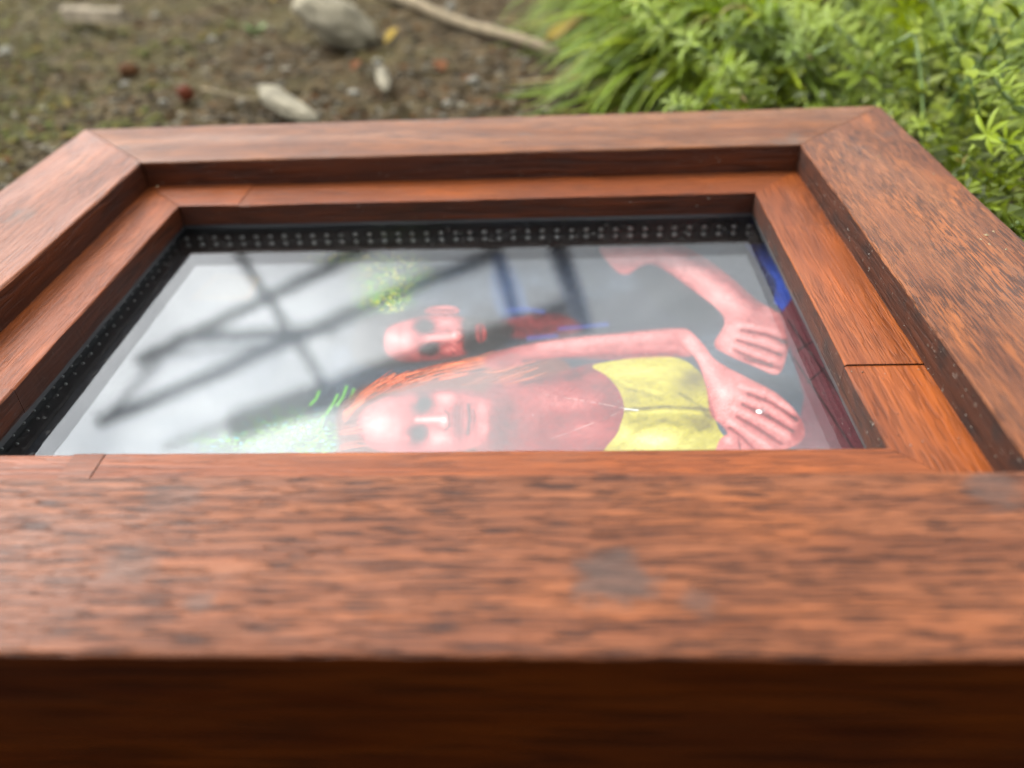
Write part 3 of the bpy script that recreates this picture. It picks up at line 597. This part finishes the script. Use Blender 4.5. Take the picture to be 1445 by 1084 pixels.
for k, (px, py, s, lab) in enumerate(((178, 122, .0045, 'tiny white pebble below the brown seed pod'), (231, 148, .0045, 'tiny white pebble left of the dark red berry'), (638, 14, .0085, 'small whitish pebble beside the long dry stick'),
                         (668, 118, .0060, 'pale pebble on bare soil nearest the grass clump'), (632, 150, .0050, 'pale pebble on bare soil just behind the far rail'), (534, 92, .0060, 'pale pebble between the largest and the thin stone'),
                         (500, 136, .006, 'grey white pebble left of the thin upright stone'), (10, 78, .008, 'pale pebble among moss at the far left'), (300, 60, .006, 'pale pebble left of the green seedling'), (220, 26, .006, 'pale pebble right of the wood chip'))):
    place('pebble', rock_mesh('pebble', (s * .8, s * .6, s * .4), 20 + k, M_white, 2, .5), at(px, py) + Vector((0, 0, s * .4)), lab, 'pebble', k, group='pebbles scattered on the soil')

# soil crumbs, moss cushions: uncountable
def scatter_lumps(name, n, seed, where, size, cols, m, sub=1, lift=.3):
    rr = random.Random(seed); bm = bmesh.new(); bmesh.ops.create_icosphere(bm, subdivisions=sub, radius=1)
    bv = np.array([v.co[:] for v in bm.verts]); bf = np.array([[v.index for v in f.verts] for f in bm.faces]); bm.free()
    V_, F_, T_ = [], [], []; k = 0
    for i in range(n):
        x, y = where(rr)
        if -.004 < x < W + .004 and -.01 < y < D + .004: continue
        s = size(rr); a = rr.uniform(0, 6.28); ca, sa = math.cos(a), math.sin(a)
        nv = bv * (1 + .35 * (np.random.default_rng(i).random((len(bv), 1)) - .5)) * np.array([s * rr.uniform(.8, 1.7), s * rr.uniform(.7, 1.1), s * rr.uniform(.5, .9)])
        nv = np.stack([nv[:, 0] * ca - nv[:, 1] * sa + x, nv[:, 0] * sa + nv[:, 1] * ca + y, nv[:, 2] + ground_h(x, y) + s * lift], -1)
        V_.append(nv); F_.append(bf + k); k += len(nv); c = np.array(rr.choice(cols)) * rr.uniform(.6, 1.35); T_.append(np.tile(c, (len(nv), 1)))
    me = mesh(name, np.concatenate(V_), [tuple(q) for q in np.concatenate(F_).tolist()], m, sub > 1); set_tint(me, np.concatenate(T_))
    o = link(name, me); return o
M_crumb = attr_material('soil_crumbs', .9, .06)
def wsoil(rr):
    px = rr.uniform(-160, 860); py = rr.uniform(-70, 300); p = at(px, py); return p.x, p.y
tag(scatter_lumps('soil_crumbs', 11000, 1, wsoil, lambda r: .0007 + .0026 * r.random() ** 3, [(.022, .015, .0072), (.038, .027, .0135), (.060, .050, .034), (.013, .009, .0045), (.055, .025, .009), (.105, .092, .068), (.075, .066, .048)], M_crumb), 'loose crumbs of soil and grit lying behind the frame', kind='stuff')
def wmoss(rr):
    while True:
        px = rr.uniform(-160, 520); py = rr.uniform(-60, 300); p = at(px, py)
        if fbm(p.x * 14, p.y * 14, 9) + .35 - max(0, px) / 420 > .12: return p.x, p.y
tag(scatter_lumps('moss', 5200, 2, wmoss, lambda r: .0010 + .0022 * r.random() ** 2, [(.050, .048, .016), (.062, .060, .018), (.036, .034, .014), (.080, .060, .016), (.060, .066, .018), (.045, .036, .018)], M_crumb), 'yellow green moss cushions on the soil at the left', kind='stuff')

# ------------------------------------------------------------------ grass clump
M_grass = attr_material('grass_blade', .5, .22, transl=.4)
def blade(rr, base, head, length, width, rise, droop, twist):
    n = 9; P = []
    d = Vector((math.cos(head), math.sin(head), 0)); p = base.copy(); el = rise
    for i in range(n + 1):
        P.append(p.copy()); q = d * math.cos(el) + Vector((0, 0, math.sin(el))); p = p + q * length / n
        el -= droop / n * (.4 + 1.2 * i / n)
        if p.z < .004: p.z = .004; el = max(el, 0)
        d = Matrix.Rotation(twist / n, 3, 'Z') @ d
    V_ = []
    for i, p in enumerate(P):
        u = i / n; t = (P[min(i + 1, n)] - P[max(i - 1, 0)]).normalized(); s = t.cross(Vector((0, 0, 1))); s = s.normalized() if s.length > 1e-4 else Vector((1, 0, 0))
        up = s.cross(t); ww = width * min(1, .55 + u * 1.5) * (1 - u ** 3) / 2 + .0001
        V_ += [p - s * ww + up * ww * .5, p, p + s * ww + up * ww * .5]
    F_ = []
    for i in range(n):
        a = i * 3; F_ += [(a, a + 1, a + 4, a + 3), (a + 1, a + 2, a + 5, a + 4)]
    return V_, F_
def grass_mesh(name, n, seed, spec):
    rr = random.Random(seed); V_, F_, T_ = [], [], []
    for i in range(n):
        b, args, col = spec(rr); v, f = blade(rr, b, *args); k = len(V_); V_ += v; F_ += [tuple(a + k for a in q) for q in f]; T_ += [col] * len(v)
    me = mesh(name, V_, F_, M_grass, True); set_tint(me, T_); return me
GC = [(0.097, 0.143, 0.004), (0.127, 0.173, 0.005), (0.083, 0.120, 0.004), (0.156, 0.190, 0.007), (0.107, 0.156, 0.010), (0.088, 0.130, 0.012)]
def tint(rr, cols, dry=.08):
    c = (.19, .135, .045) if rr.random() < dry else rr.choice(cols); k = rr.uniform(.7, 1.3); return tuple(x * k for x in c)
def clump(px, py, rad, n, seed, head, label, length=(.10, .19), dry=.08, spread=40, width=(.0028, .0052), rise=(30, 75)):
    c = at(px, py); g = empty('grass_clump', c, label, 'grass clump', 'grass clumps behind the frame')
    def spec(rr):
        a = rr.uniform(0, 6.28); r = rad * math.sqrt(rr.random()); b = Vector((c.x + r * math.cos(a), c.y + r * math.sin(a), 0))
        return b, (R(head + rr.gauss(0, spread * .5)), rr.uniform(*length), rr.uniform(*width), R(rr.uniform(*rise)), R(rr.uniform(60, 130)), rr.uniform(-.5, .5)), tint(rr, GC, dry)
    me = grass_mesh('blades', n, seed, spec)
    o = link('blades', me, g); o['kind'] = 'stuff'
clump(1030, 36, .058, 560, 11, 200, 'dense green grass clump whose blades sweep left over the bare soil', (.11, .19), .09, 42, (.003, .0055), (14, 55))
clump(1062, 104, .050, 520, 12, 215, 'nearest grass clump with broad blades leaning down to the far rail', (.09, .16), .06, 44, (.0035, .0065), (15, 60))
clump(985, -50, .06, 320, 13, 195, 'grass clump farthest back beside the long dry stick', (.10, .18), .1, 60)
clump(1080, -10, .06, 380, 14, 215, 'upright grass clump farthest back among the leafy weeds', (.10, .19), .06, 100, (.003, .0055), (40, 85))
clump(1330, -45, .07, 260, 15, 250, 'upright grass clump at the back right corner', (.09, .2), .06, 160, (.003, .0055), (45, 85))
c = at(878, 150); bl = empty('broad_leaf_plant', c, 'single pale grey green broad leaf rising just behind the far rail', 'leafy plant')
M_broad = simple('grey_green_leaf', (.085, .125, .072), .5, .4, .15, 60)
o = link('leaf', leaf_mesh('leaf', .050, .030, M_broad, .12, .12, 10), bl); o.matrix_parent_inverse = Matrix(); o.location = (.022, 0, .018); o.rotation_euler = (R(10), R(6), R(80))
o = link('stem', stick_mesh('stem', [Vector((.022, 0, -.002)), Vector((.0222, 0, .010)), Vector((.0222, 0, .0186))], .0012, M_broad), bl); o.matrix_parent_inverse = Matrix()

# ------------------------------------------------------------------ leafy weeds at the right
def green(name, col): return simple(name, col, .5, .4, .25, 90)
def leaf_mat(name, col):
    m = simple(name, col, .52, .2, .22, 110); nt = m.node_tree; b = nt.nodes['Principled BSDF']
    ts = N(nt, 'ShaderNodeBsdfTranslucent'); ts.inputs[0].default_value = (col[0] * 1.2, col[1] * 1.15, col[2] * .8, 1)
    mx = N(nt, 'ShaderNodeMixShader'); mx.inputs[0].default_value = .32
    nt.links.new(b.outputs[0], mx.inputs[1]); nt.links.new(ts.outputs[0], mx.inputs[2]); nt.links.new(mx.outputs[0], nt.nodes['Material Output'].inputs[0]); return m
MG = [leaf_mat('weed_leaf_bright', (0.127, 0.167, 0.005)), leaf_mat('weed_leaf_mid', (0.097, 0.133, 0.005)), leaf_mat('weed_leaf_deep', (0.065, 0.098, 0.004))]
MOV = [leaf_mat('oval_leaf_bright', (0.122, 0.153, 0.007)), leaf_mat('oval_leaf_greyish', (0.107, 0.127, 0.013))]
M_stem = green('weed_stem', (.075, .115, .028)); M_dry = simple('dry_weed_stem', (.17, .145, .085), .7, .3, .2, 60)
def whorl_mesh(seed, m, n=7, L_=.014, w_=.0030):
    rr = random.Random(seed); V_, F_ = [], []
    for k in range(n):
        a = 2 * math.pi * k / n + rr.uniform(-.15, .15); l = L_ * rr.uniform(.8, 1.15); el = R(rr.uniform(5, 35)); ns = 5; b = len(V_)
        for i in range(ns + 1):
            u = i / ns; ww = w_ / 2 * (.35 + 1.3 * u if u < .5 else 1.0 - (2 * u - 1) ** 2 * .93); r = u * l; z = r * math.sin(el) - .25 * l * u * u
            x = r * math.cos(el)
            for s in (-1, 0, 1):
                V_.append((x * math.cos(a) - s * ww * math.sin(a), x * math.sin(a) + s * ww * math.cos(a), z + abs(s) * ww * .35))
        for i in range(ns):
            q = b + i * 3; F_ += [(q, q + 1, q + 4, q + 3), (q + 1, q + 2, q + 5, q + 4)]
    return mesh('leaf_whorl', V_, F_, m, True)
WH = [[whorl_mesh(s + 10 * k, MG[k]) for s in range(4)] for k in range(3)]
rr = random.Random(77)
def weed(x, y, h, label, lean, k, n):
    g = empty('whorled_weed', (x, y, 0), label, 'weed', 'whorled weeds crowding beside the frame')
    pts = []; head = rr.uniform(0, 6.28) if lean is None else lean
    for i in range(8):
        u = i / 7; b = .55 * h * u * u * rr.uniform(.9, 1.1); pts.append(Vector((b * math.cos(head), b * math.sin(head), -.004 + h * u * (1 - .18 * u))))
    o = link('stem', stick_mesh('stem', pts, .0011, M_stem, 5), g); o.matrix_parent_inverse = Matrix()
    for i in range(n):
        u = .18 + .82 * i / (n - 1); j = u * 7; a = min(6, int(j)); p = pts[a].lerp(pts[a + 1], j - a)
        o = link('leaf_whorl', rr.choice(WH[k]), g); o.matrix_parent_inverse = Matrix(); o.location = p
        d = (pts[a + 1] - pts[a]).normalized(); s = (1.25 - .65 * abs(u - .45)) * rr.uniform(.8, 1.15) * (h / .075) ** .4 * (.78 if y < D + .05 else 1); o.scale = (s, s, s)
        e = d.to_track_quat('Z', 'Y').to_euler(); o.rotation_euler = (e.x + rr.uniform(-.2, .2), e.y + rr.uniform(-.2, .2), e.z); 
        o.rotation_mode = 'XYZ'
spots = []
def try_spot(px, py, sep):
    p = at(px, py)
    if p.x < W + .018 and p.y < D + .03: return None
    if any((p - q).length < sep for q in spots): return None
    spots.append(p); return p
cnt = 0
for tries in range(6000):
    if cnt >= 170: break
    px = rr.uniform(990, 1560); py = rr.uniform(-60, 420)
    if py < 60 and px < 1100 + rr.uniform(-40, 40): continue
    p = try_spot(px, py, .016)
    if p is None: continue
    d = (p - CL).length; tone = 'bright' if (k := rr.choice((0, 0, 1, 1, 2))) == 0 else ('mid green' if k == 1 else 'deep green')
    near_edge = p.x < W + .06 and p.y < D + .06
    h = rr.uniform(.035, .055) if near_edge else rr.uniform(.05, .095)
    where = 'close against the right rail' if p.x < W + .07 and p.y < D else 'behind the far right corner' if p.x < W + .06 and p.y < D + .13 else 'in the upper right thicket' if p.y > D + .12 else 'near the photo\'s right edge'
    weed(p.x, p.y, h, '%s %s weed with narrow whorled leaves %s' % ('taller' if h > .07 else 'low', tone, where), None if rr.random() < .6 else R(200), k, rr.randint(7, 10)); cnt += 1
# oval-leaved weeds
OV = [[leaf_mesh('leaf', .016, .0095, m, .15 * s, .18, 6, s) for s in (.5, 1, 1.6)] for m in MOV]
cnt = 0
for tries in range(2500):
    if cnt >= 38: break
    px = rr.uniform(1240, 1540); py = rr.uniform(-60, 330)
    p = at(px, py)
    if p.x < W + .03 and p.y < D + .03: continue
    if any((p - q).length < .013 for q in spots): continue
    spots.append(p); k = rr.randint(0, 1); h = rr.uniform(.045, .105)
    g = empty('oval_leaved_weed', (p.x, p.y, 0), ('tall ' if h > .08 else 'low ') + ('fresh green' if k == 0 else 'greyish green') + ' weed with paired oval leaves ' + ('behind the far right corner' if p.x < W + .12 and p.y > D else 'at the upper right among grass' if p.y > D + .1 else 'right of the frame rail'), 'weed', 'oval leaved weeds among the whorled weeds'); cnt += 1
    hd = rr.uniform(0, 6.28); pts = [Vector((.4 * h * (i / 6) ** 2 * math.cos(hd), .4 * h * (i / 6) ** 2 * math.sin(hd), -.004 + h * i / 6)) for i in range(7)]
    o = link('stem', stick_mesh('stem', pts, .0010, M_stem, 5), g); o.matrix_parent_inverse = Matrix()
    for i in range(2, 7):
        for s in (0, 1):
            o = link('leaf', rr.choice(OV[k]), g); o.matrix_parent_inverse = Matrix(); o.location = pts[i]; sc1 = rr.uniform(.6, 1.0) * (1.15 - .08 * i); o.scale = (sc1,) * 3
            o.rotation_euler = (R(rr.uniform(-5, 40)), R(rr.uniform(-15, 15)), i * 1.57 + s * math.pi + rr.uniform(-.3, .3))
# low leaf litter of greens under them
def cover():
    r2 = random.Random(8); V_, F_, T_ = [], [], []
    base = [(0, 0, 0), (-.5, .45, .12), (0, .5, 0), (.5, .45, .12), (0, 1, -.05)]
    for i in range(14000):
        px = r2.uniform(880, 1750); py = r2.uniform(-110, 700); p = at(px, py)
        if p.x < W + .008 and p.y < D + .012: continue
        if px < 960 + (py - 0) * .2 and r2.random() < .75: continue
        z = r2.random() ** 1.5 * .045 + .002
        s = r2.uniform(.005, .010); wd = r2.uniform(.25, .7); a = Euler((R(r2.uniform(-35, 50)), R(r2.uniform(-35, 35)), r2.uniform(0, 6.28))).to_matrix()
        k = len(V_)
        for q in base: V_.append(a @ Vector((q[0] * s * wd, q[1] * s, q[2] * s)) + Vector((p.x, p.y, z)))
        F_ += [(k, k + 2, k + 1), (k, k + 3, k + 2), (k + 1, k + 2, k + 4), (k + 2, k + 3, k + 4)]
        T_ += [tint(r2, [(0.058, 0.075, 0.002), (0.039, 0.053, 0.002), (0.081, 0.095, 0.005), (0.029, 0.039, 0.002)], .03)] * 5
    me = mesh('ground_cover', V_, F_, M_grass, True); set_tint(me, T_); tag(link('ground_cover', me), 'low tangle of small green leaves covering the ground right of the frame', kind='stuff')
cover()
# dry stalks and the small white flower
p = at(1412, 330)
tag(link('dry_stalk', stick_mesh('dry_stalk', [Vector((p.x + .012 * t, p.y + .004 * math.sin(t * 4), .004 + .075 * t)) for t in np.linspace(0, 1, 7)], .0016, M_dry)), 'pale dry stalk standing upright among green weeds right of the frame', 'stalk')
p = at(1272, 88)
fl = empty('white_flower', p, 'tiny white flower above the weeds at the upper right', 'flower')
M_petal = simple('white_petal', (.62, .64, .66), .5, .3)
o = link('stem', stick_mesh('stem', [Vector((0, 0, z)) for z in (-.003, .03, .060)], .0008, M_stem, 5), fl); o.matrix_parent_inverse = Matrix()
for k in range(5):
    o = link('petal', leaf_mesh('petal', .0052, .0034, M_petal, .2, .15, 5), fl); o.matrix_parent_inverse = Matrix(); o.location = (0, 0, .060); o.rotation_euler = (R(25), 0, k * 1.2566)

# ------------------------------------------------------------------ dust on the wood
def specks():
    r3 = random.Random(4); V_, F_, T_ = [], [], []
    def add(p, s, nrm, col):
        k = len(V_); a = nrm.orthogonal().normalized(); b = nrm.cross(a); th = r3.uniform(0, 6.28)
        a, b = a * math.cos(th) + b * math.sin(th), b * math.cos(th) - a * math.sin(th); e = r3.uniform(1, 2.6)
        V_.extend([p - a * s * e - nrm * .0001, p - b * s - nrm * .0001, p + a * s * e - nrm * .0001, p + b * s - nrm * .0001, p + nrm * s * .9])
        F_.extend([(k, k + 1, k + 4), (k + 1, k + 2, k + 4), (k + 2, k + 3, k + 4), (k + 3, k, k + 4)]); T_.extend([col] * 5)
    Z = Vector((0, 0, 1))
    wh = [(.11, .09, .07), (.08, .06, .045), (.16, .14, .12), (.06, .04, .03)]
    for i in range(90):          # grime on the right-hand inner faces
        y = r3.uniform(.03, D - W1); add(Vector((W - W1, y, r3.uniform(ZL, ZT - .001))), r3.uniform(.00012, .0003), Vector((-1, 0, 0)), r3.choice(wh))
        y = r3.uniform(INS, D - INS); add(Vector((W - INS, y, r3.uniform(ZW, ZL - .001))), r3.uniform(.0001, .00025), Vector((-1, 0, 0)), r3.choice(wh))
    for i in range(22):
        add(Vector((r3.uniform(INS, W - INS), D - INS, r3.uniform(ZW, ZL - .001))), r3.uniform(.00012, .00035), Vector((0, -1, 0)), r3.choice(wh))
    for i in range(40):
        add(Vector((r3.uniform(W1, W - W1), D - W1, r3.uniform(ZL, ZT - .001))), r3.uniform(.00012, .0003), Vector((0, -1, 0)), r3.choice(wh))
    for i in range(70):
        s_ = r3.random(); add(Vector((r3.uniform(W - INS, W - W1), r3.uniform(.03, D - W1), ZL)), r3.uniform(.0001, .0002), Z, r3.choice(wh))
    for i in range(60): add(Vector((r3.uniform(INS, W - INS), r3.uniform(INS, D - INS - .03), ZG)), r3.uniform(.00006, .00014), Z, (.3, .3, .29))
    # pale splinters lifting on the right rail
    for px, py, s in ((1392, 332, .0009), (1402, 327, .0006), (1384, 338, .0005), (1396, 345, .0005), (1420, 352, .0006), (1240, 221, .0007), (1318, 246, .0005), (1272, 231, .0003), (1285, 350, .0004), (1455, 402, .0006), (96, 268, .0006), (222, 263, .0004)):
        add(at(px, py, ZT), s * .7, Z, (.16, .125, .075))
    me = mesh('dust', V_, F_, M_crumb); set_tint(me, T_); tag(link('dust', me), 'pale dust specks and splinters clinging to the wooden frame', kind='stuff')
specks()

# ------------------------------------------------------------------ the metal pergola beyond, seen mirrored in the glass
M_iron = simple('dark_painted_metal', (.020, .022, .027), .5, .4, .2, 20)
YP = 2.6
pg = empty('garden_frame', (.1, YP, 0), 'dark metal garden frame of crossing bars, mirrored in the glass of the picture frame', 'garden frame')
def bar(p, q, t):
    d = (q - p); m3 = d.to_track_quat('Z', 'Y').to_matrix(); V_ = []
    for u in (0, d.length):
        for x, y in ((-1, -.6), (-.6, -1), (.6, -1), (1, -.6), (1, .6), (.6, 1), (-.6, 1), (-1, .6)): V_.append(m3 @ Vector((x * t / 2, y * t / 2, u)) + p)
    F_ = [(i, (i + 1) % 8, 8 + (i + 1) % 8, 8 + i) for i in range(8)] + [tuple(range(8))[::-1], tuple(range(8, 16))]
    link('bar', mesh('bar', V_, F_, M_iron), pg)
for i, (a, b, t) in enumerate((((708, 352), (140, 596), .048), ((590, 312), (196, 512), .040), ((252, 478), (474, 464), .038), ((252, 480), (142, 596), .020), ((332, 352), (460, 545), .028),
                ((786, 345), (824, 462), .075), ((700, 350), (726, 442), .050), ((455, 545), (230, 632), .024), ((232, 502), (412, 484), .016), ((824, 436), (330, 602), .13))):
    y = YP + .05 * i; bar(mirrored(*a, y), mirrored(*b, y), t)
for x in (-2.3, 2.6):
    bar(Vector((x, YP + .2, -.02)), Vector((x, YP + .2, 2.3)), .05)
